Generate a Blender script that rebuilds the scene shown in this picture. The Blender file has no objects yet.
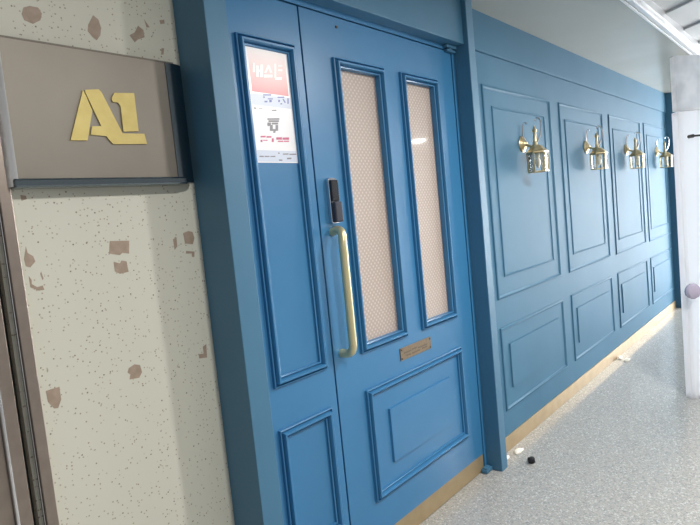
import bpy, bmesh, math, random
from mathutils import Vector, Matrix
random.seed(4)
SC = bpy.context.scene
COL = SC.collection

# ------------------------------------------------------------------ camera
cd = bpy.data.cameras.new('camera'); cam = bpy.data.objects.new('camera', cd); COL.objects.link(cam)
cd.sensor_width = 36; cd.lens = 28.93; cd.clip_start = .01
RX = Vector((0.64965, -0.75391, -0.09782)); UX = Vector((0.12420, -0.02169, 0.99202)); FX = Vector((0.75002, 0.65662, -0.07955))
M = Matrix((RX, UX, -FX)).transposed().to_4x4(); M.translation = Vector((0, -1.4, 1.357))
cam.matrix_world = M
SC.camera = cam

# ------------------------------------------------------------------ light
w = bpy.data.worlds.new('world'); SC.world = w; w.use_nodes = True
w.node_tree.nodes['Background'].inputs[0].default_value = (.98, .99, 1, 1)
w.node_tree.nodes['Background'].inputs[1].default_value = .36
SC.view_settings.view_transform = 'Standard'; SC.view_settings.look = 'None'
SC.view_settings.gamma = 1; SC.view_settings.use_curve_mapping = False
SC.view_settings.exposure = 0.12
LAMPS = ((1.1, -1.75, 28), (2.7, -1.6, 54), (6.85, -3.05, 85))     # corridor ceiling lamps: x, y, watts; the first is an added fill
DAYLIGHT = 17.0                                                    # strength of the bright window at the far end

# ------------------------------------------------------------------ materials
def srgb(r, g, b):
    f = lambda c: c/12.92 if c <= .04045 else ((c+.055)/1.055)**2.4
    return (f(r/255), f(g/255), f(b/255), 1)
def mat(name, col, rough=.5, metal=0, spec=.5, coat=0):
    m = bpy.data.materials.new(name); m.use_nodes = True
    b = m.node_tree.nodes['Principled BSDF']
    b.inputs['Base Color'].default_value = col; b.inputs['Roughness'].default_value = rough
    b.inputs['Metallic'].default_value = metal; b.inputs['Specular IOR Level'].default_value = spec
    b.inputs['Coat Weight'].default_value = coat; b.inputs['Coat Roughness'].default_value = .08
    return m
def nt(m):
    t = m.node_tree; return t, t.nodes, t.links, t.nodes['Principled BSDF']
def noise(m, scale, col2, lo=.35, hi=.65, bump=0, bscale=None):
    """mottle the base colour towards col2 and add a fine bump"""
    t, n, l, b = nt(m)
    co = n.new('ShaderNodeTexCoord')
    if col2:
        no = n.new('ShaderNodeTexNoise'); no.inputs['Scale'].default_value = scale; no.inputs['Detail'].default_value = 4
        l.new(co.outputs['Object'], no.inputs['Vector'])
        r = n.new('ShaderNodeValToRGB'); r.color_ramp.elements[0].position = lo; r.color_ramp.elements[1].position = hi
        r.color_ramp.elements[0].color = b.inputs['Base Color'].default_value; r.color_ramp.elements[1].color = col2
        l.new(no.outputs['Fac'], r.inputs['Fac']); l.new(r.outputs['Color'], b.inputs['Base Color'])
    if bump:
        n2 = n.new('ShaderNodeTexNoise'); n2.inputs['Scale'].default_value = bscale or scale*6
        l.new(co.outputs['Object'], n2.inputs['Vector'])
        bp = n.new('ShaderNodeBump'); bp.inputs['Strength'].default_value = bump; bp.inputs['Distance'].default_value = .002
        l.new(n2.outputs['Fac'], bp.inputs['Height']); l.new(bp.outputs['Normal'], b.inputs['Normal'])
    return m

DOOR = noise(mat('door_paint', srgb(56, 119, 165), .36, spec=.5, coat=.08), 3, srgb(58, 122, 168), bump=.05, bscale=160)
WALLB = noise(mat('panel_paint', srgb(68, 112, 139), .6, spec=.15), 3, srgb(71, 115, 142), bump=.05, bscale=160)
FRAME = noise(mat('frame_paint', srgb(66, 114, 144), .45, spec=.5), 3, srgb(68, 117, 147), bump=.05, bscale=160)
BRASSK = noise(mat('brushed_brass', srgb(172, 152, 118), .5, metal=.35), 14, srgb(164, 144, 110))
BRASSH = mat('champagne_gold', srgb(222, 210, 166), .32, metal=.6)
ANTIQ = noise(mat('antique_brass', srgb(214, 200, 164), .3, metal=.8), 60, srgb(182, 164, 126))
STEEL = noise(mat('brushed_steel', srgb(165, 152, 142), .32, metal=.85), 30, srgb(157, 145, 136))
CHROME = mat('chrome', srgb(225, 225, 228), .12, metal=1)
GROOVE = mat('gap_shade_and_groove', srgb(40, 48, 46), .6)
BLACK = mat('black_plastic', srgb(26, 28, 36), .25)
BLACKM = mat('black_rubber', srgb(24, 25, 30), .8)
LOCKG = mat('dark_grey_plastic', srgb(48, 50, 62), .3)
PLATE = noise(mat('bronze_plate', srgb(140, 122, 98), .5, metal=.45), 90, srgb(126, 110, 90))
ETCH = mat('etched_mark', srgb(96, 84, 68), .6)
SCREW = mat('screw_head', srgb(70, 66, 66), .4, metal=.8)
SATIN = mat('highlight_chrome', srgb(226, 226, 226), .3, metal=.65)  # left sign cap: chrome highlight put into a paler colour
SIGNF = noise(mat('sign_steel', srgb(130, 124, 115), .45, metal=.45), 5, srgb(124, 118, 109))
ALU = mat('sign_rail', srgb(112, 122, 128), .16, metal=1)  # sign metal, darkened in colour for the reflection of the post
GOLD = noise(mat('gold_letter', srgb(204, 186, 116), .45, metal=.25), 30, srgb(196, 177, 106))
PAPER = mat('poster_paper', srgb(250, 249, 252), .3, coat=.3)
PALE = mat('pale_print', srgb(214, 222, 238), .35)
WHITEINK = mat('white_print', srgb(254, 251, 250), .35)
BLUEINK = mat('blue_print', srgb(120, 128, 190), .4)
GREYINK = mat('grey_print', srgb(138, 136, 142), .4)
REDINK = mat('red_print', srgb(206, 100, 136), .4)
TRIMW = mat('white_aluminium', srgb(225, 228, 232), .3, spec=.6)
WHITEP = mat('white_paint', srgb(240, 240, 242), .5)
CEILW = noise(mat('ceiling_board', srgb(186, 190, 192), .55), 4, srgb(180, 184, 186))
CEILR = mat('ceiling_recess', srgb(205, 206, 208), .6)
SOFF = noise(mat('gloss_ceiling_panel', srgb(174, 175, 168), .22, spec=.5), 1.6, srgb(168, 169, 162))
TAPE = mat('crumpled_film', srgb(245, 240, 228), .35)
KNOBG = mat('smoky_knob', srgb(176, 168, 188), .2, coat=.5)
BULB = mat('frosted_bulb', srgb(228, 222, 210), .3)
PORC = mat('candle_sleeve', srgb(232, 226, 208), .5)

# red gradient printed on the poster
POST = mat('red_print_field', srgb(236, 150, 152), .35)
t, n, l, b = nt(POST)
co = n.new('ShaderNodeTexCoord'); sp = n.new('ShaderNodeSeparateXYZ'); mr = n.new('ShaderNodeMapRange'); r = n.new('ShaderNodeValToRGB')
mr.inputs['From Min'].default_value = .225; mr.inputs['From Max'].default_value = .37
r.color_ramp.elements[0].color = srgb(234, 142, 146); r.color_ramp.elements[1].color = srgb(253, 248, 246)
e = r.color_ramp.elements.new(.5); e.color = srgb(246, 212, 210)
l.new(co.outputs['Object'], sp.inputs[0]); l.new(sp.outputs['Z'], mr.inputs['Value']); l.new(mr.outputs[0], r.inputs[0]); l.new(r.outputs[0], b.inputs['Base Color'])

# speckled wall covering
SPECK = mat('speckled_wall', srgb(212, 211, 197), .5)
t, n, l, b = nt(SPECK)
co = n.new('ShaderNodeTexCoord')
def speck_layer(scale, thresh, keep, colour, prev):
    v = n.new('ShaderNodeTexVoronoi'); v.inputs['Scale'].default_value = scale; l.new(co.outputs['Object'], v.inputs['Vector'])
    a = n.new('ShaderNodeMath'); a.operation = 'LESS_THAN'; a.inputs[1].default_value = thresh; l.new(v.outputs['Distance'], a.inputs[0])
    s = n.new('ShaderNodeSeparateColor'); l.new(v.outputs['Color'], s.inputs[0])
    k = n.new('ShaderNodeMath'); k.operation = 'LESS_THAN'; k.inputs[1].default_value = keep; l.new(s.outputs[0], k.inputs[0])
    m_ = n.new('ShaderNodeMath'); m_.operation = 'MULTIPLY'; l.new(a.outputs[0], m_.inputs[0]); l.new(k.outputs[0], m_.inputs[1])
    mx = n.new('ShaderNodeMix'); mx.data_type = 'RGBA'; l.new(m_.outputs[0], mx.inputs['Factor'])
    if prev is None: mx.inputs['A'].default_value = srgb(212, 211, 197)
    else: l.new(prev, mx.inputs['A'])
    mx.inputs['B'].default_value = colour
    return mx.outputs['Result']
o = speck_layer(95, .2, .5, srgb(176, 166, 150), None)
o = speck_layer(80, .17, .34, srgb(160, 144, 126), o)
o = speck_layer(60, .13, .2, srgb(128, 114, 102), o)
l.new(o, b.inputs['Base Color'])
CHIP = noise(mat('taupe_chip', srgb(172, 152, 136), .5), 60, srgb(158, 140, 122))

# terrazzo floor
TERR = mat('terrazzo', srgb(178, 178, 174), .16, spec=.5)
t, n, l, b = nt(TERR)
co = n.new('ShaderNodeTexCoord')
v = n.new('ShaderNodeTexVoronoi'); v.inputs['Scale'].default_value = 150; l.new(co.outputs['Object'], v.inputs['Vector'])
s = n.new('ShaderNodeSeparateColor'); l.new(v.outputs['Color'], s.inputs[0])
r = n.new('ShaderNodeValToRGB'); r.color_ramp.interpolation = 'CONSTANT'
cs = ((0, (122, 126, 124)), (.1, (162, 160, 152)), (.38, (150, 152, 146)), (.62, (172, 166, 156)), (.82, (146, 148, 146)), (.92, (200, 200, 196)))
r.color_ramp.elements[0].color = srgb(*cs[0][1])
r.color_ramp.elements[1].position = cs[1][0]; r.color_ramp.elements[1].color = srgb(*cs[1][1])
for p_, c_ in cs[2:]:
    e = r.color_ramp.elements.new(p_); e.color = srgb(*c_)
l.new(s.outputs[0], r.inputs[0])
v2 = n.new('ShaderNodeTexVoronoi'); v2.inputs['Scale'].default_value = 340; l.new(co.outputs['Object'], v2.inputs['Vector'])
s2 = n.new('ShaderNodeSeparateColor'); l.new(v2.outputs['Color'], s2.inputs[0])
mx = n.new('ShaderNodeMix'); mx.data_type = 'RGBA'; mx.inputs['Factor'].default_value = .35
mr = n.new('ShaderNodeMapRange'); mr.inputs['To Min'].default_value = .28; mr.inputs['To Max'].default_value = .62; l.new(s2.outputs[1], mr.inputs[0])
cc = n.new('ShaderNodeCombineColor')
for k in range(3): l.new(mr.outputs[0], cc.inputs[k])
l.new(r.outputs[0], mx.inputs['A']); l.new(cc.outputs[0], mx.inputs['B']); l.new(mx.outputs['Result'], b.inputs['Base Color'])

# patterned door glass: small raised dots in a diagonal grid over a beige backing
GLASSP = mat('patterned_glass', srgb(196, 178, 168), .42, spec=.6, coat=.6)
t, n, l, b = nt(GLASSP)
co = n.new('ShaderNodeTexCoord'); mp = n.new('ShaderNodeMapping'); mp.inputs['Rotation'].default_value = (0, math.radians(45), 0)
mp.inputs['Scale'].default_value = (62, 62, 62); l.new(co.outputs['Object'], mp.inputs[0])
fr = n.new('ShaderNodeVectorMath'); fr.operation = 'FRACTION'; l.new(mp.outputs[0], fr.inputs[0])
sb = n.new('ShaderNodeVectorMath'); sb.operation = 'SUBTRACT'; sb.inputs[1].default_value = (.5, .5, .5); l.new(fr.outputs[0], sb.inputs[0])
ml = n.new('ShaderNodeVectorMath'); ml.operation = 'MULTIPLY'; ml.inputs[1].default_value = (1, 0, 1); l.new(sb.outputs[0], ml.inputs[0])
le = n.new('ShaderNodeVectorMath'); le.operation = 'LENGTH'; l.new(ml.outputs[0], le.inputs[0])
mr = n.new('ShaderNodeMapRange'); mr.inputs['From Min'].default_value = .34; mr.inputs['From Max'].default_value = .16; l.new(le.outputs['Value'], mr.inputs[0])
mx = n.new('ShaderNodeMix'); mx.data_type = 'RGBA'; mx.inputs['A'].default_value = srgb(176, 160, 149); mx.inputs['B'].default_value = srgb(204, 190, 182)
l.new(mr.outputs[0], mx.inputs['Factor']); l.new(mx.outputs['Result'], b.inputs['Base Color'])
bp = n.new('ShaderNodeBump'); bp.inputs['Strength'].default_value = .15; bp.inputs['Distance'].default_value = .002
l.new(mr.outputs[0], bp.inputs['Height']); l.new(bp.outputs['Normal'], b.inputs['Normal'])

b.inputs['Coat Roughness'].default_value = .03

# clear lantern glass
CLEAR = bpy.data.materials.new('clear_glass'); CLEAR.use_nodes = True
t = CLEAR.node_tree; n = t.nodes; l = t.links; n.remove(n['Principled BSDF'])
a1 = n.new('ShaderNodeBsdfTransparent'); a2 = n.new('ShaderNodeBsdfGlossy'); a2.inputs['Roughness'].default_value = .05
a1.inputs[0].default_value = (.97, .98, .98, 1)
fz = n.new('ShaderNodeFresnel'); fz.inputs[0].default_value = 1.25; ms = n.new('ShaderNodeMixShader')
l.new(fz.outputs[0], ms.inputs[0]); l.new(a1.outputs[0], ms.inputs[1]); l.new(a2.outputs[0], ms.inputs[2])
l.new(ms.outputs[0], n['Material Output'].inputs[0])

# frosted white door glass, lets daylight through
FROST = bpy.data.materials.new('frosted_glass'); FROST.use_nodes = True
t = FROST.node_tree; n = t.nodes; l = t.links; b = n['Principled BSDF']
b.inputs['Base Color'].default_value = (.92, .92, .94, 1); b.inputs['Roughness'].default_value = .15
tl = n.new('ShaderNodeBsdfTranslucent'); tl.inputs[0].default_value = (.98, .98, .99, 1); ms = n.new('ShaderNodeMixShader'); ms.inputs[0].default_value = .85
l.new(b.outputs[0], ms.inputs[1]); l.new(tl.outputs[0], ms.inputs[2]); l.new(ms.outputs[0], n['Material Output'].inputs[0])
FROSTT = FROST.copy(); FROSTT.name = 'mottled_frosted_glass'
t = FROSTT.node_tree; n = t.nodes; l = t.links
no = n.new('ShaderNodeTexNoise'); no.inputs['Scale'].default_value = 9; co = n.new('ShaderNodeTexCoord'); l.new(co.outputs['Object'], no.inputs['Vector'])
r = n.new('ShaderNodeValToRGB'); r.color_ramp.elements[0].position = .4; r.color_ramp.elements[1].position = .62
r.color_ramp.elements[0].color = (.72, .73, .74, 1); r.color_ramp.elements[1].color = (.88, .88, .89, 1); l.new(no.outputs['Fac'], r.inputs[0])
for x in n:
    if x.type == 'BSDF_TRANSLUCENT': l.new(r.outputs[0], x.inputs[0])

def emit(name, col, s):
    m = bpy.data.materials.new(name); m.use_nodes = True
    b = m.node_tree.nodes['Principled BSDF']; b.inputs['Base Color'].default_value = (.8, .8, .8, 1)
    b.inputs['Emission Color'].default_value = col; b.inputs['Emission Strength'].default_value = s
    return m
SKYLIT = emit('daylit_window', (1, 1, 1, 1), DAYLIGHT)
LAMPM = emit('lamp_diffuser', (1, .97, .92, 1), 6)

# ------------------------------------------------------------------ helpers
def obj(name, bm, mats, parent=None, smooth=False, loc=None, bevel=0):
    if not isinstance(mats, (list, tuple)): mats = [mats]
    bmesh.ops.recalc_face_normals(bm, faces=bm.faces)
    me = bpy.data.meshes.new(name); bm.to_mesh(me); bm.free()
    for m in mats: me.materials.append(m)
    if smooth:
        for p in me.polygons: p.use_smooth = True
        me.set_sharp_from_angle(angle=math.radians(38))
    o = bpy.data.objects.new(name, me); COL.objects.link(o)
    if loc: o.location = loc
    if parent: o.parent = parent
    if bevel:
        md = o.modifiers.new('bevel', 'BEVEL'); md.width = bevel; md.segments = 2; md.limit_method = 'ANGLE'
    return o
def tag(o, label, cat, group=None, kind=None):
    o['label'] = label
    o['category'] = cat
    if group: o['group'] = group
    if kind: o['kind'] = kind
    return o
def B(): return bmesh.new()
def box(bm, x0, x1, y0, y1, z0, z1, mi=0):
    vs = [bm.verts.new((x, y, z)) for x in (x0, x1) for y in (y0, y1) for z in (z0, z1)]
    for f in ((0,1,3,2), (4,6,7,5), (0,4,5,1), (2,3,7,6), (0,2,6,4), (1,5,7,3)):
        bm.faces.new([vs[i] for i in f]).material_index = mi
    return bm
def prism(bm, pts, y0, y1, mi=0):
    """polygon in the x-z plane extruded from y0 (front) to y1 (back)"""
    a = [bm.verts.new((x, y0, z)) for x, z in pts]; c = [bm.verts.new((x, y1, z)) for x, z in pts]
    fs = [bm.faces.new(a), bm.faces.new(c[::-1])]
    k = len(pts)
    for i in range(k): fs.append(bm.faces.new((a[i], c[i], c[(i+1) % k], a[(i+1) % k])))
    for f in fs: f.material_index = mi
    return bm
def moulding(bm, x0, x1, z0, z1, prof, y=0):
    """mitred picture-frame moulding; prof = (inset from the outer edge, height off the surface)"""
    rings = []
    for d, h in prof:
        rings.append([bm.verts.new(p) for p in ((x0+d, y-h, z0+d), (x1-d, y-h, z0+d), (x1-d, y-h, z1-d), (x0+d, y-h, z1-d))])
    for a, c in zip(rings, rings[1:]):
        for i in range(4): bm.faces.new((a[i], a[(i+1) % 4], c[(i+1) % 4], c[i]))
    return bm
def field(bm, x0, x1, z0, z1, h, bev, y=0):
    """raised centre panel with a steep edge"""
    moulding(bm, x0, x1, z0, z1, ((0, 0), (bev*.3, h), (bev, h*1.02)), y)
    d = bev
    bm.faces.new([bm.verts.new(p) for p in ((x0+d, y-h*1.02, z0+d), (x1-d, y-h*1.02, z0+d), (x1-d, y-h*1.02, z1-d), (x0+d, y-h*1.02, z1-d))])
    bmesh.ops.remove_doubles(bm, verts=bm.verts, dist=1e-5)
    return bm
def lathe(bm, prof, axis='Z', seg=24, c=(0, 0, 0), mi=0):
    """prof = (radius, height) revolved about Z or Y"""
    rings = []
    for r_, h in prof:
        ring = []
        for i in range(seg):
            a = 2*math.pi*i/seg
            p = (r_*math.cos(a), r_*math.sin(a), h) if axis == 'Z' else (r_*math.cos(a), h, r_*math.sin(a))
            ring.append(bm.verts.new(Vector(p)+Vector(c)))
        rings.append(ring)
    for a, d in zip(rings, rings[1:]):
        for i in range(seg): bm.faces.new((a[i], a[(i+1) % seg], d[(i+1) % seg], d[i])).material_index = mi
    for ring in (rings[0], rings[-1]):
        try: bm.faces.new(ring).material_index = mi
        except ValueError: pass
    return bm
def tube(bm, pts, r, seg=10, r2=None):
    """round bar along a smooth path"""
    P = [Vector(p) for p in pts]; k = len(P)
    rings = []; up = None
    for i in range(k):
        d = (P[min(i+1, k-1)]-P[max(i-1, 0)]).normalized()
        if up is None:
            up = d.orthogonal().normalized()
        up = (up-d*up.dot(d)).normalized(); s_ = d.cross(up)
        rr = r if r2 is None else r+(r2-r)*i/(k-1)
        rings.append([bm.verts.new(P[i]+(up*math.cos(2*math.pi*j/seg)+s_*math.sin(2*math.pi*j/seg))*rr) for j in range(seg)])
    for a, c in zip(rings, rings[1:]):
        for j in range(seg): bm.faces.new((a[j], a[(j+1) % seg], c[(j+1) % seg], c[j]))
    bm.faces.new(rings[0]); bm.faces.new(rings[-1])
    return bm
def spline(pts, n_=6):
    P = [Vector(p) for p in pts]; P = [2*P[0]-P[1]]+P+[2*P[-1]-P[-2]]
    out = []
    for i in range(1, len(P)-2):
        for k in range(n_):
            t_ = k/n_
            out.append(.5*((2*P[i])+(P[i+1]-P[i-1])*t_+(2*P[i-1]-5*P[i]+4*P[i+1]-P[i+2])*t_*t_+(3*P[i]-P[i-1]-3*P[i+1]+P[i+2])*t_**3))
    return out+[P[-2]]
def empty(name, loc):
    o = bpy.data.objects.new(name, None); COL.objects.link(o); o.location = loc; o.empty_display_size = .1
    return o

# ------------------------------------------------------------------ traced shapes (metres on the wall plane)
CHIPS = [[(0.578, 1.932), (0.593, 1.939), (0.612, 1.939), (0.619, 1.926), (0.613, 1.909), (0.595, 1.897), (0.576, 1.902), (0.572, 1.916)], [(0.748, 1.948), (0.761, 1.94), (0.766, 1.919), (0.761, 1.899), (0.749, 1.884), (0.74, 1.89), (0.728, 1.904), (0.732, 1.921)], [(0.874, 1.945), (0.889, 1.936), (0.89, 1.916), (0.868, 1.906), (0.858, 1.897), (0.845, 1.914), (0.862, 1.925)], [(0.896, 1.966), (0.91, 1.947), (0.9, 1.945)], [(0.944, 1.973), (0.96, 1.978), (0.96, 1.967), (0.946, 1.963)], [(0.94, 1.894), (0.948, 1.895), (0.944, 1.877), (0.936, 1.875)], [(0.713, 1.357), (0.767, 1.353), (0.762, 1.318), (0.743, 1.322), (0.736, 1.317), (0.707, 1.324)], [(0.716, 1.301), (0.733, 1.295), (0.738, 1.302), (0.752, 1.298), (0.754, 1.269), (0.729, 1.267), (0.716, 1.275)], [(0.937, 1.359), (0.955, 1.364), (0.969, 1.36), (0.973, 1.341), (0.965, 1.323), (0.939, 1.328)], [(0.901, 1.344), (0.913, 1.35), (0.912, 1.322), (0.902, 1.313)], [(0.939, 1.306), (0.968, 1.301), (0.965, 1.285), (0.957, 1.286), (0.958, 1.296), (0.938, 1.298)], [(0.97, 1.017), (0.967, 0.976), (0.94, 0.98), (0.939, 0.993), (0.957, 0.991), (0.957, 1.012)], [(0.719, 1.01), (0.736, 1.016), (0.752, 1.01), (0.755, 0.989), (0.745, 0.976), (0.717, 0.979), (0.721, 0.992), (0.714, 0.999)], [(0.506, 1.011), (0.52, 1.012), (0.538, 1.012), (0.538, 0.98), (0.528, 0.961), (0.519, 0.963), (0.507, 0.984)], [(0.508, 1.364), (0.51, 1.348), (0.521, 1.339), (0.524, 1.326), (0.511, 1.313), (0.502, 1.317), (0.5, 1.334), (0.504, 1.349)], [(0.505, 1.293), (0.51, 1.283), (0.509, 1.273), (0.52, 1.264), (0.533, 1.266), (0.535, 1.255), (0.522, 1.255), (0.505, 1.266)], [(0.534, 1.3), (0.537, 1.282), (0.534, 1.279), (0.531, 1.295)], [(0.512, 1.486), (0.524, 1.484), (0.525, 1.476), (0.513, 1.472)]]

LETTERS = [[(0.672, 1.737), (0.625, 1.611), (0.667, 1.612), (0.689, 1.688), (0.675, 1.731)], [(0.678, 1.738), (0.712, 1.743), (0.719, 1.737), (0.762, 1.634), (0.824, 1.636), (0.828, 1.609), (0.733, 1.605), (0.723, 1.616), (0.717, 1.625), (0.677, 1.627), (0.683, 1.648), (0.707, 1.65), (0.677, 1.733)], [(0.753, 1.738), (0.809, 1.743), (0.808, 1.642), (0.765, 1.639), (0.766, 1.705), (0.76, 1.714), (0.746, 1.714), (0.744, 1.723)]]

WHITE_STROKES = [[(1.223, 1.877), (1.232, 1.878), (1.228, 1.848), (1.219, 1.846)], [(1.236, 1.87), (1.247, 1.871), (1.242, 1.834), (1.231, 1.833)], [(1.253, 1.876), (1.266, 1.878), (1.26, 1.836), (1.247, 1.834)], [(1.234, 1.856), (1.264, 1.86), (1.263, 1.854), (1.233, 1.85)], [(1.286, 1.879), (1.292, 1.88), (1.303, 1.856), (1.292, 1.854), (1.287, 1.867), (1.276, 1.851), (1.267, 1.851)], [(1.266, 1.845), (1.302, 1.849), (1.301, 1.84), (1.264, 1.835)], [(1.316, 1.887), (1.324, 1.888), (1.318, 1.84), (1.309, 1.839)], [(1.312, 1.842), (1.344, 1.846), (1.343, 1.837), (1.311, 1.833)], [(1.333, 1.885), (1.352, 1.888), (1.351, 1.881), (1.331, 1.878)], [(1.33, 1.87), (1.35, 1.873), (1.349, 1.866), (1.329, 1.864)]]

BLUE_STROKES = [[(1.252, 1.781), (1.288, 1.784), (1.288, 1.78), (1.252, 1.777)], [(1.253, 1.774), (1.258, 1.774), (1.258, 1.77), (1.252, 1.769)], [(1.256, 1.76), (1.268, 1.761), (1.267, 1.756), (1.255, 1.755)], [(1.277, 1.765), (1.287, 1.766), (1.286, 1.758), (1.276, 1.757)], [(1.271, 1.769), (1.293, 1.771), (1.293, 1.768), (1.27, 1.766)], [(1.315, 1.779), (1.346, 1.782), (1.345, 1.778), (1.315, 1.775)], [(1.317, 1.769), (1.324, 1.769), (1.323, 1.762), (1.316, 1.761)], [(1.325, 1.758), (1.333, 1.759), (1.332, 1.755), (1.324, 1.754)], [(1.36, 1.778), (1.365, 1.778), (1.363, 1.76), (1.357, 1.759)], [(1.336, 1.773), (1.341, 1.774), (1.35, 1.763), (1.345, 1.761)]]

GREY_STROKES = [[(1.208, 1.735), (1.217, 1.735), (1.217, 1.731), (1.208, 1.731)], [(1.228, 1.735), (1.244, 1.736), (1.243, 1.734), (1.228, 1.733)], [(1.283, 1.733), (1.303, 1.735), (1.303, 1.731), (1.283, 1.73)], [(1.26, 1.704), (1.313, 1.708), (1.312, 1.703), (1.26, 1.699)], [(1.264, 1.698), (1.31, 1.701), (1.309, 1.695), (1.263, 1.692)], [(1.258, 1.69), (1.273, 1.691), (1.271, 1.68), (1.257, 1.679)], [(1.268, 1.683), (1.28, 1.684), (1.277, 1.664), (1.265, 1.664)], [(1.293, 1.685), (1.304, 1.685), (1.301, 1.666), (1.29, 1.665)], [(1.278, 1.67), (1.291, 1.671), (1.29, 1.664), (1.277, 1.664)], [(1.277, 1.691), (1.305, 1.693), (1.305, 1.687), (1.276, 1.685)], [(1.279, 1.663), (1.289, 1.664), (1.288, 1.659), (1.279, 1.658)], [(1.209, 1.582), (1.227, 1.582), (1.226, 1.578), (1.208, 1.578)], [(1.231, 1.582), (1.251, 1.582), (1.251, 1.579), (1.23, 1.578)], [(1.255, 1.582), (1.277, 1.583), (1.276, 1.579), (1.255, 1.579)], [(1.311, 1.591), (1.338, 1.592), (1.337, 1.588), (1.311, 1.587)], [(1.342, 1.591), (1.373, 1.592), (1.373, 1.588), (1.341, 1.587)], [(1.329, 1.577), (1.349, 1.578), (1.348, 1.573), (1.328, 1.572)], [(1.291, 1.594), (1.297, 1.594), (1.297, 1.59), (1.291, 1.59)], [(1.291, 1.571), (1.306, 1.571), (1.306, 1.567), (1.291, 1.567)]]

RED_STROKES = [[(1.223, 1.646), (1.244, 1.647), (1.243, 1.642), (1.222, 1.641)], [(1.248, 1.646), (1.269, 1.647), (1.268, 1.642), (1.247, 1.641)], [(1.221, 1.633), (1.228, 1.633), (1.227, 1.626), (1.22, 1.626)], [(1.231, 1.633), (1.25, 1.634), (1.25, 1.631), (1.23, 1.631)], [(1.27, 1.64), (1.278, 1.64), (1.276, 1.628), (1.268, 1.628)], [(1.29, 1.644), (1.315, 1.645), (1.314, 1.637), (1.289, 1.636)], [(1.318, 1.644), (1.348, 1.646), (1.346, 1.638), (1.317, 1.637)], [(1.296, 1.633), (1.32, 1.634), (1.319, 1.63), (1.295, 1.629)], [(1.323, 1.634), (1.346, 1.635), (1.345, 1.631), (1.322, 1.63)]]


# ------------------------------------------------------------------ the setting
CZ = 2.353        # height of the lowered ceiling
bm = B(); box(bm, -2, 9.2, -4.5, .16, -.06, 0)
tag(obj('floor', bm, TERR), 'polished pale grey terrazzo floor of the corridor', 'floor', kind='structure')

# speckled wall with its larger chips, left of the blue frame
bm = B(); box(bm, .45, 1.0, .061, .16, 0, 2.5, 0)
box(bm, -.6, -.1, .061, .16, 0, 2.5, 0)
for P in CHIPS: prism(bm, P, .0605, .063, 1)
tag(obj('wall_left', bm, [SPECK, CHIP]), 'cream speckled wall with scattered taupe chips beside the blue door frame', 'wall', kind='structure')

# blue panelled wall
W0, W1 = 2.574, 7.05
bm = B(); box(bm, W0-.04, W1+.06, 0, .16, 0, CZ+.1)
wall = tag(obj('wall_front', bm, WALLB), 'blue panelled corridor wall to the right of the door', 'wall', kind='structure')
bm = B(); box(bm, W0, W1-.03, -.014, .01, 2.148, CZ+.05)
obj('frieze_board', bm, WALLB, wall, bevel=.003)
UZ, LZ = (.834, 1.984), (.215, .678)
BAYS = ((2.774, 3.700), (3.856, 4.780), (4.947, 5.907), (6.045, 6.986))
OUT = ((0, 0), (.001, .006), (.005, .0085), (.011, .0085), (.015, .004), (.019, .003), (.021, 0))
INN = ((0, 0), (.001, .004), (.004, .006), (.008, .006), (.011, .003), (.013, 0))
for x0, x1 in BAYS:
    for z0, z1 in (UZ, LZ):
        bm = B(); moulding(bm, x0, x1, z0, z1, OUT); obj('panel_moulding', bm, WALLB, wall, smooth=True)
    bm = B(); moulding(bm, x0+.1, x1-.1, UZ[0]+.113, UZ[1]-.105, INN); obj('inner_moulding', bm, WALLB, wall, smooth=True)
    bm = B(); field(bm, x0+.095, x1-.105, LZ[0]+.108, LZ[1]-.105, .008, .008); obj('raised_panel', bm, WALLB, wall)
bm = B(); box(bm, W0, W1-.03, -.009, .002, 0, .08)
tag(obj('baseboard_front', bm, BRASSK, bevel=.002), 'brushed brass skirting strip along the foot of the blue panelled wall', 'baseboard', kind='structure')
bm = B(); box(bm, W1-.036, W1+.06, -.095, .02, 0, CZ+.03)
tag(obj('trim_1', bm, WALLB, bevel=.003), 'blue end post closing the far end of the panelled wall', 'post', kind='structure')

# door frame: two posts, lintel, inner frame behind the gaps
bm = B(); box(bm, .995, 1.072, -.086, .16, 0, CZ+.1)
tag(obj('trim_2', bm, FRAME, bevel=.002), 'blue post at the left of the door, against the speckled wall', 'post', kind='structure')
bm = B(); box(bm, 2.511, 2.574, -.086, .12, .0, CZ+.1)
pr_ = tag(obj('trim_3', bm, FRAME, bevel=.003), 'narrow blue post between the door and the panelled wall', 'post', kind='structure')
bm = B(); box(bm, 2.447, 2.511, -.034, .0, .002, .02); box(bm, 2.455, 2.5, -.03, -.004, .02, .027)
obj('floor_pivot', bm, FRAME, pr_, bevel=.003)
bm = B(); box(bm, 1.072, 2.511, -.062, .12, 2.128, CZ+.1)
tag(obj('trim_4', bm, FRAME, bevel=.003), 'blue lintel board above the double door', 'lintel', kind='structure')
bm = B()
box(bm, 1.072, 2.511, .052, .12, 0, 2.128); box(bm, 1.072, 2.511, 0, .052, 2.108, 2.128)
box(bm, 2.4875, 2.511, -.004, .052, 0, 2.108); box(bm, 1.072, 1.082, 0, .052, 0, 2.108)
box(bm, 1.4518, 1.4597, .03, .06, 0, 2.105, 1); box(bm, 1.082, 2.4875, .03, .06, 2.101, 2.109, 1); box(bm, 2.4820, 2.4880, .03, .06, 0, 2.105, 1)  # dark strips behind the leaf gaps, standing in for their shade
tag(obj('trim_5', bm, [DOOR, GROOVE]), 'blue inner frame around the two door leaves', 'door frame', kind='structure')

# mouldings on the doors are bolder
DM = ((0, 0), (.0005, .011), (.004, .013), (.0055, .002), (.0095, .002), (.011, .017), (.014, .022), (.020, .022), (.023, .017), (.0245, .002), (.0280, .002), (.0295, .010), (.0335, .008), (.034, 0))
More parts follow.
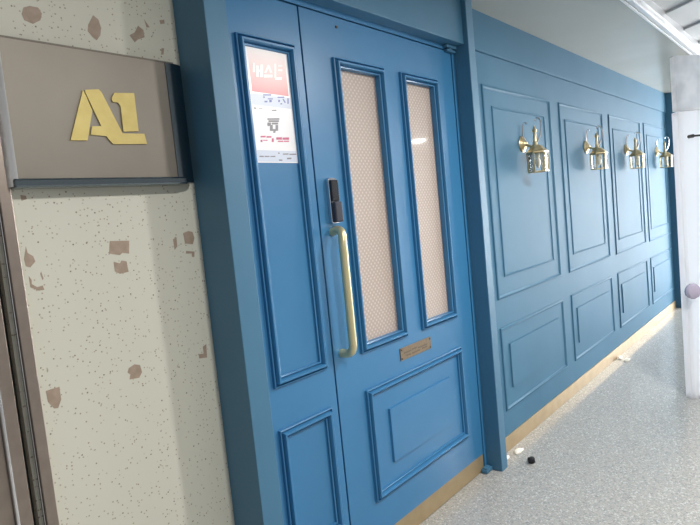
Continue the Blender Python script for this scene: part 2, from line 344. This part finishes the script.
# narrow leaf
bm = B(); box(bm, 1.085, 1.4520, 0, .05, .09, 2.102)
side = tag(obj('door_1', bm, DOOR, bevel=.0015), 'narrow fixed leaf of the blue door, with the poster on it', 'door', kind='structure')
for z0, z1 in ((.828, 1.960), (.234, .686)):
    bm = B(); moulding(bm, 1.160, 1.412, z0, z1, DM); obj('panel_moulding', bm, DOOR, side, smooth=True)
bm = B(); box(bm, 1.085, 1.4535, .002, .05, .004, .0885); obj('kick_plate', bm, BRASSK, side)
# wide leaf with two glass openings
G = ((1.638, 1.886), (2.062, 2.297)); GZ = (.862, 1.920)
bm = B()
x0, x1, z0, z1 = 1.4595, 2.4825, .09, 2.102
box(bm, x0, G[0][0], 0, .05, z0, z1); box(bm, G[0][1], G[1][0], 0, .05, z0, z1); box(bm, G[1][1], x1, 0, .05, z0, z1)
for a, c in G:
    box(bm, a, c, 0, .05, z0, GZ[0]); box(bm, a, c, 0, .05, GZ[1], z1)
bmesh.ops.remove_doubles(bm, verts=bm.verts, dist=1e-5)
door = tag(obj('door_2', bm, DOOR), 'wide blue door leaf with two tall glass panes and a gold pull handle', 'door', kind='structure')
for a, c in G:
    bm = B(); box(bm, a-.002, c+.002, .016, .024, GZ[0]-.002, GZ[1]+.002)
    g_ = obj('glass_pane', bm, GLASSP, door); g_['label'] = 'beige patterned glass'
    bm = B(); moulding(bm, a-.030, c+.030, GZ[0]-.030, GZ[1]+.030, DM[:-1]+((.034, -.016),)); obj('panel_moulding', bm, DOOR, door, smooth=True)
bm = B(); moulding(bm, 1.612, 2.339, .234, .685, DM); obj('panel_moulding', bm, DOOR, door, smooth=True)
bm = B(); field(bm, 1.744, 2.215, .342, .570, .009, .009); obj('raised_panel', bm, DOOR, door)
bm = B(); box(bm, x0, x1, .002, .05, .004, .0885); k_ = obj('kick_plate', bm, BRASSK, door); k_['label'] = 'brushed brass kick plate'
# pivot hinge at the top right corner
bm = B(); box(bm, 2.425, 2.500, -.020, .0, 2.095, 2.106); box(bm, 2.415, 2.505, -.024, -.001, 2.112, 2.126); box(bm, 2.45, 2.475, -.018, 0, 2.104, 2.114)
obj('top_pivot', bm, FRAME, door, bevel=.002)
# peephole-sized screw near the top
bm = B(); lathe(bm, ((.0001, -.003), (.005, -.003), (.006, 0)), 'Y', 12, (1.652, 0, 2.068)); obj('screw_cap', bm, SCREW, door)
# pull handle
hb = B(); hx, hy = 1.5, -.062
path = spline([(1.516, 0, 1.310), (1.514, -.03, 1.316), (1.508, -.054, 1.306), (hx, hy, 1.27)], 6)+spline([(hx, hy, 1.22), (hx, hy, .95), (hx, hy, .905)], 4)+spline([(hx, hy, .895), (hx+.001, -.052, .872), (hx+.002, -.03, .862), (hx+.002, 0, .862)], 6)
tube(hb, path, .0155, 16)
h = obj('pull_handle', hb, BRASSH, door, smooth=True); h['label'] = 'pale gold pull handle'
# digital lock
bm = B(); prism(bm, [(1.506, 1.348), (1.512, 1.341), (1.544, 1.341), (1.550, 1.348), (1.550, 1.500), (1.544, 1.506), (1.512, 1.506), (1.506, 1.500)], -.016, 0)
lk = obj('door_lock', bm, CHROME, door, bevel=.002); lk['label'] = 'dark digital lock with a chrome edge'
bm = B(); box(bm, 1.509, 1.548, -.026, -.015, 1.420, 1.498); obj('keypad', bm, BLACK, lk, bevel=.003)
bm = B(); box(bm, 1.510, 1.552, -.034, -.015, 1.344, 1.419); obj('lock_grip', bm, LOCKG, lk, bevel=.006)
# bronze name plate
bm = B(); box(bm, 1.858, 2.092, -.004, 0, .737, .790); np_ = obj('name_plate', bm, PLATE, door, bevel=.001); np_['label'] = 'bronze plate with worn engraved lines'
bm = B()
for xx, zz, ww in ((1.885, .766, .05), (1.945, .768, .035), (1.99, .764, .07), (1.90, .752, .03), (1.94, .752, .06), (2.02, .754, .04)):
    box(bm, xx, xx+ww, -.0046, -.0035, zz-.003, zz+.003)
obj('engraving', bm, ETCH, np_)
for xx in (1.866, 2.084):
    for zz in (.745, .782):
        bm = B(); lathe(bm, ((.0001, -.0062), (.003, -.006), (.0042, -.0035)), 'Y', 10, (xx, 0, zz)); obj('screw', bm, SCREW, np_)

# poster on the narrow leaf
px, pz = 1.195, 1.560
def shift(P): return [(x-px, z-pz) for x, z in P]
bm = B(); box(bm, 0, .183, -.0016, -.0002, 0, .369)
po = obj('poster', bm, PAPER, loc=(px, 0, pz))
tag(po, 'white and pale red printed poster stuck inside the upper panel of the narrow blue leaf', 'poster')
bm = B(); box(bm, .012, .172, -.0019, -.0012, .225, .362); obj('red_field', bm, POST, po)
for q in ((.006, .178, .183, .220), (.006, .180, .003, .040)):
    bm = B(); box(bm, q[0], q[1], -.0019, -.0012, q[2], q[3]); obj('pale_band', bm, PALE, po)
for nm, S_, m_ in (('white_lettering', WHITE_STROKES, WHITEINK), ('blue_lettering', BLUE_STROKES[:5], BLUEINK), ('blue_lettering', BLUE_STROKES[5:], BLUEINK), ('grey_note', GREY_STROKES[:2], GREYINK), ('grey_note', GREY_STROKES[2:3], GREYINK), ('grey_emblem', GREY_STROKES[3:11], GREYINK), ('grey_caption', GREY_STROKES[11:14], GREYINK), ('grey_caption', GREY_STROKES[14:], GREYINK), ('red_lettering', RED_STROKES, REDINK)):
    bm = B()
    for P in S_: prism(bm, shift(P), -.0023-.0001*len(bm.faces)/400, -.0012)
    obj(nm, bm, m_, po)

# ------------------------------------------------------------------ lowered glossy ceiling and the boarded ceiling beyond it
bm = B(); box(bm, -2, 7.1, -.585, .16, CZ, CZ+.06)
tag(obj('soffit', bm, SOFF), 'glossy grey lowered ceiling strip above the blue wall', 'ceiling', kind='structure')
bm = B(); box(bm, -2, 7.1, -.612, -.585, CZ-.012, CZ+.09); box(bm, -2, 7.1, -.632, -.612, CZ+.004, CZ+.09); box(bm, -2, 7.1, -.575, -.56, CZ-.008, CZ+.001)
tag(obj('trim_6', bm, TRIMW, bevel=.003), 'white metal trim along the edge of the lowered ceiling', 'trim', kind='structure')
bm = B(); box(bm, -2, 9.2, -4.5, .16, CZ+.061, CZ+.15, 1)
sl = math.tan(math.radians(36))
x = -1.29
while x < 9.4:                       # wide white boards laid askew with shadow gaps between them
    y0, y1 = -.632, -4.4
    wd = .465
    pts = [(x, y0), (x+wd, y0), (x+wd+sl*(y1-y0), y1), (x+sl*(y1-y0), y1)]
    lo = [bm.verts.new((a, c, CZ+.045+(.015 if i in (1, 2) else 0))) for i, (a, c) in enumerate(pts)]
    hi = [bm.verts.new((a, c, CZ+.06)) for a, c in pts]
    bm.faces.new(lo); bm.faces.new(hi[::-1])
    for i in range(4): bm.faces.new((lo[i], hi[i], hi[(i+1) % 4], lo[(i+1) % 4]))
    x += .53
tag(obj('ceiling', bm, [CEILW, CEILR]), 'white boarded ceiling over the corridor', 'ceiling', kind='structure')

# far end: bright window wall
bm = B()
for a, c, z0, z1 in ((-4.5, -3.6, 0, 2.44), (-3.6, -.7, 2.25, 2.44), (-.7, .16, 0, 2.44), (-3.6, -.7, 0, .06)):
    box(bm, 9.0, 9.12, a, c, z0, z1)
tag(obj('wall_right', bm, WHITEP), 'white wall at the bright far end of the corridor', 'wall', kind='structure')
bm = B(); box(bm, 9.06, 9.08, -3.6, -.7, .06, 2.25)
wn = tag(obj('window_1', bm, SKYLIT), 'daylit glazing at the far end of the corridor', 'window', kind='structure')
bm = B()
for yy in (-3.6, -2.6, -1.7, -.74): box(bm, 9.02, 9.06, yy, yy+.04, .06, 2.25)
obj('window_frame', bm, WHITEP, wn)

# white frosted door leaf standing open at the right
dl = empty('door_3', (4.0, -.656, 0)); dl.rotation_euler.z = math.radians(-40)
tag(dl, 'white frosted glass door standing open at the right edge of the view', 'door', kind='structure')
bm = B(); box(bm, 0, .9, -.02, .02, .02, 1.80); obj('lower_pane', bm, FROST, dl)
bm = B(); box(bm, 0, .9, -.02, .02, 1.806, 2.134); obj('upper_pane', bm, FROSTT, dl)
bm = B(); box(bm, -.004, .028, -.026, .026, 0, 1.80); obj('edge_stile', bm, FROST, dl, bevel=.004)
bm = B(); box(bm, .028, .9, -.026, .026, 0, .025); obj('bottom_rail', bm, FROST, dl)
bm = B(); tube(bm, [(.07, -.05, 1.645), (.5, -.05, 1.645)], .006); tube(bm, [(.07, -.02, 1.645), (.07, -.056, 1.645)], .011)
r_ = obj('rod', bm, SCREW, dl, smooth=True); r_['label'] = 'thin dark horizontal rod'
bm = B(); lathe(bm, ((.008, 0), (.012, -.02), (.03, -.028), (.046, -.045), (.05, -.062), (.042, -.078), (.02, -.088), (.001, -.09)), 'Y', 14, (-.005, -.02, .70))
kn = obj('door_knob', bm, KNOBG, dl, smooth=True); kn['label'] = 'smoky grey knob at the door edge'

# steel door frame at the far left
bm = B()
box(bm, .459, .485, .035, .10, 0, 2.4, 0)
box(bm, .455, .4585, .040, .10, 0, 2.4, 1)
box(bm, .434, .455, .085, .12, 0, 2.4, 2)
box(bm, .405, .434, .045, .12, 0, 2.4, 0)
box(bm, .398, .405, .038, .12, 0, 2.4, 1)
box(bm, .25, .398, .05, .12, 0, 2.4, 0)
tag(obj('door_4', bm, [STEEL, CHROME, GROOVE], bevel=.002), 'brushed steel door frame with a dark groove at the left edge of the view', 'door', kind='structure')

# ------------------------------------------------------------------ sign on the speckled wall
sg = empty('room_sign', (.73, .061, 1.498))
tag(sg, 'brushed metal room sign with raised gold A1 on the speckled wall', 'sign')
ox, oz = .73, 1.498
def sh(P): return [(x-ox, z-oz) for x, z in P]
SX0, SX1, SZ0, SZ1 = .476, .979, 1.498, 1.838
CAP = .065
bm = B(); box(bm, SX0+.02-ox, SX1-CAP-ox, -.045, -.004, .02, SZ1-oz); obj('face_plate', bm, SIGNF, sg)
def endcap(x0, x1, left):
    bm = B(); pts = []
    for i in range(9):
        a = math.pi/2*i/8
        pts.append((math.sin(a), 1-math.cos(a)))      # quarter round
    prof = []
    wd = x1-x0
    for s_, c_ in pts:
        prof.append((x0+wd*s_ if not left else x1-wd*s_, -.048+.044*c_**(1 if left else 2)))
    prof += [(x1, -.004), (x0, -.004)] if not left else [(x0, -.004), (x1, -.004)]
    a = [bm.verts.new((x-ox, y, .004)) for x, y in prof]; c = [bm.verts.new((x-ox, y, SZ1-oz)) for x, y in prof]
    k = len(prof)
    bm.faces.new(a); bm.faces.new(c[::-1])
    for i in range(k): bm.faces.new((a[i], a[(i+1) % k], c[(i+1) % k], c[i]))
    bmesh.ops.remove_doubles(bm, verts=bm.verts, dist=1e-5)
    return bm
e1 = obj('end_cap', endcap(SX0, SX0+.02, True), SATIN, sg, smooth=True); e1['label'] = 'chrome end cap, bright highlight put into its colour'
e2 = obj('end_cap', endcap(SX1-CAP, SX1, False), ALU, sg, smooth=True); e2['label'] = 'rounded end cap, dark reflection put into its colour'
bm = B(); box(bm, SX0+.01-ox, SX1-CAP*.55-ox, -.050, -.004, 0, .022); obj('bottom_rail', bm, ALU, sg, bevel=.005)
bm = B(); box(bm, SX0+.01-ox, SX1-CAP*.55-ox, -.046, -.004, SZ1-oz, SZ1-oz+.005); obj('top_rail', bm, SIGNF, sg, bevel=.002)
bm = B()
for P in LETTERS[:2]: prism(bm, sh(P), -.049, -.044)
obj('letter', bm, GOLD, sg)
bm = B(); prism(bm, sh(LETTERS[2]), -.049, -.044); obj('numeral', bm, GOLD, sg)

# ------------------------------------------------------------------ wall lanterns
def make_lantern():
    L = empty('wall_lantern', (0, 0, 0))
    cy = -.088                                                # lantern axis in front of the wall
    bm = B(); lathe(bm, ((.048, -.0005), (.048, -.005), (.043, -.010), (.038, -.011), (.034, -.016), (.022, -.019), (.014, -.026), (.010, -.032), (.001, -.034)), 'Y', 28, (0, 0, .03))
    obj('back_plate', bm, ANTIQ, L, smooth=True)
    bm = B()
    tube(bm, spline([(0, -.02, .03), (0, -.04, .016), (0, -.06, .008), (0, cy+.008, .022)], 6), .008, 10)
    obj('arm', bm, ANTIQ, L, smooth=True)
    # two slender scrolls rising either side of the finial
    bm = B(); tube(bm, spline([(0, -.030, .022), (-.002, -.012, .07), (-.002, -.010, .12), (0, -.018, .148), (0, -.030, .152), (0, -.034, .142)], 7), .0052, 8, .0038)
    obj('scroll', bm, CHROME, L, smooth=True)
    bm = B(); tube(bm, spline([(0, cy-.004, .03), (.002, cy-.024, .07), (.002, cy-.032, .115), (0, cy-.028, .150), (0, cy-.012, .166), (0, cy, .160), (0, cy+.002, .150)], 7), .006, 8, .0045)
    obj('scroll', bm, CHROME, L, smooth=True)
    bm = B(); lathe(bm, ((.018, .0), (.016, .014), (.011, .026), (.014, .036), (.010, .046), (.0085, .085), (.013, .092), (.014, .100), (.008, .108), (.006, .116), (.001, .126)), 'Z', 16, (0, cy+.008, 0))
    obj('finial', bm, ANTIQ, L, smooth=True)
    # six-sided roof
    bm = B(); lathe(bm, ((.018, .012), (.028, .008), (.054, -.018), (.064, -.026), (.064, -.033), (.056, -.036), (.02, -.036)), 'Z', 6, (0, cy, 0))
    obj('roof', bm, ANTIQ, L, bevel=.0015)
    bm = B(); box(bm, -.004, .004, cy-.004, cy+.004, -.055, -.028)
    lathe(bm, ((.012, -.028), (.012, -.058), (.010, -.06)), 'Z', 12, (0, cy, 0)); obj('candle_sleeve', bm, PORC, L, smooth=True)
    bm = B(); lathe(bm, ((.008, -.060), (.016, -.075), (.018, -.09), (.012, -.105), (.004, -.118), (.0005, -.124)), 'Z', 14, (0, cy, 0)); obj('bulb', bm, BULB, L, smooth=True)
    R0, R1, Z0, Z1 = .057, .055, -.034, -.140
    for i in range(6):
        a = math.pi/3*i
        p0 = Vector((R0*math.cos(a), cy+R0*math.sin(a), Z0)); p1 = Vector((R1*math.cos(a), cy+R1*math.sin(a), Z1))
        bm = B(); tube(bm, [p0, p1], .0048, 6); obj('bar', bm, ANTIQ, L)
        a2 = math.pi/3*(i+1)
        q0 = Vector((R0*math.cos(a2), cy+R0*math.sin(a2), Z0)); q1 = Vector((R1*math.cos(a2), cy+R1*math.sin(a2), Z1))
        bm = B(); nrm = ((p1-p0).cross(q0-p0)).normalized()*.002
        fr_ = [bm.verts.new(p-nrm/2) for p in (p0, q0, q1, p1)]; bk = [bm.verts.new(p+nrm/2) for p in (p0, q0, q1, p1)]
        bm.faces.new(fr_); bm.faces.new(bk[::-1])
        for k in range(4): bm.faces.new((fr_[k], bk[k], bk[(k+1) % 4], fr_[(k+1) % 4]))
        obj('glass_pane', bm, CLEAR, L)
    bm = B(); lathe(bm, ((.060, -.137), (.060, -.143), (.046, -.145), (.046, -.137), (.060, -.137)), 'Z', 6, (0, cy, 0)); obj('bottom_ring', bm, ANTIQ, L)
    return L
def copy_tree(o):
    c = o.copy(); COL.objects.link(c)
    for ch in list(o.children):
        d = ch.copy(); COL.objects.link(d); d.parent = c
    return c
lan = make_lantern()
LABS = ('brass and glass wall lantern nearest the blue door, on the first tall panel',
        'brass and glass wall lantern second from the blue door, on the second tall panel',
        'brass and glass wall lantern on the third tall panel, second from the far end post',
        'brass and glass wall lantern nearest the far end post, on the last tall panel')
for i, (x, z) in enumerate(((3.237, 1.655), (4.36, 1.672), (5.41, 1.680), (6.52, 1.690))):
    o = lan if i == 0 else copy_tree(lan)
    o.location = (x, 0, z)
    tag(o, LABS[i], 'wall lamp', 'brass lanterns along the blue wall')

# ------------------------------------------------------------------ small things on the floor
def crumple(name, x, y, s, label, m_, flat, cat, group=None, seed=0):
    rnd = random.Random(seed)
    bm = B(); bmesh.ops.create_icosphere(bm, subdivisions=2, radius=1)
    for v_ in bm.verts:
        k = 1+rnd.uniform(-.28, .22)
        v_.co = Vector((v_.co.x*s[0]*k, v_.co.y*s[1]*k, max(-.75, v_.co.z)*s[2]*(k if not flat else 1)))
    mz = min(v_.co.z for v_ in bm.verts)
    for v_ in bm.verts: v_.co.z -= mz
    return tag(obj(name, bm, m_, loc=(x, y, 0)), label, cat, group)
crumple('rubber_lump', 2.675, -.172, (.022, .02, .018), 'small black lump lying on the floor near the narrow blue post', BLACKM, False, 'lump', seed=3)
sg_ = 'scraps of white film on the floor'
crumple('film_scrap', 2.66, -.040, (.022, .012, .009), 'white film scrap on the floor right against the narrow blue post', TAPE, True, 'scrap', sg_, 5)
crumple('film_scrap', 2.765, -.058, (.042, .02, .008), 'cream film scrap on the floor behind the small black lump', TAPE, True, 'scrap', sg_, 6)
crumple('film_scrap', 4.77, -.032, (.04, .018, .012), 'white film scrap touching the brass skirting, farther along the wall', TAPE, True, 'scrap', sg_, 7)
crumple('film_scrap', 4.72, -.10, (.035, .022, .012), 'white film scrap a little out from the brass skirting, farther along the wall', TAPE, True, 'scrap', sg_, 8)

# ------------------------------------------------------------------ ceiling lamps (the corridor's light, plus one added as fill)
for i, (x, y, p) in enumerate(LAMPS):
    d = empty('recessed_downlight', (x, y, CZ+.0))
    tag(d, ('added fill lamp in the ceiling opposite the narrow door leaf', 'recessed ceiling lamp opposite the narrow blue post', 'recessed ceiling lamp toward the bright far end')[i], 'ceiling lamp', 'recessed lamps in the boarded ceiling')
    bm = B(); lathe(bm, ((.105, .012), (.105, -.006), (.09, -.010), (.085, .004), (.085, .012)), 'Z', 28); obj('rim', bm, TRIMW, d, smooth=True)
    bm = B(); lathe(bm, ((.084, .010), (.084, .004)), 'Z', 28); obj('diffuser', bm, LAMPM, d)
    ld = bpy.data.lights.new('lamp_light', 'AREA'); ld.shape = 'DISK'; ld.size = .16; ld.energy = p; ld.color = (1, .965, .92)
    lo = bpy.data.objects.new('lamp_light', ld); COL.objects.link(lo); lo.parent = d; lo.location = (0, 0, -.013)
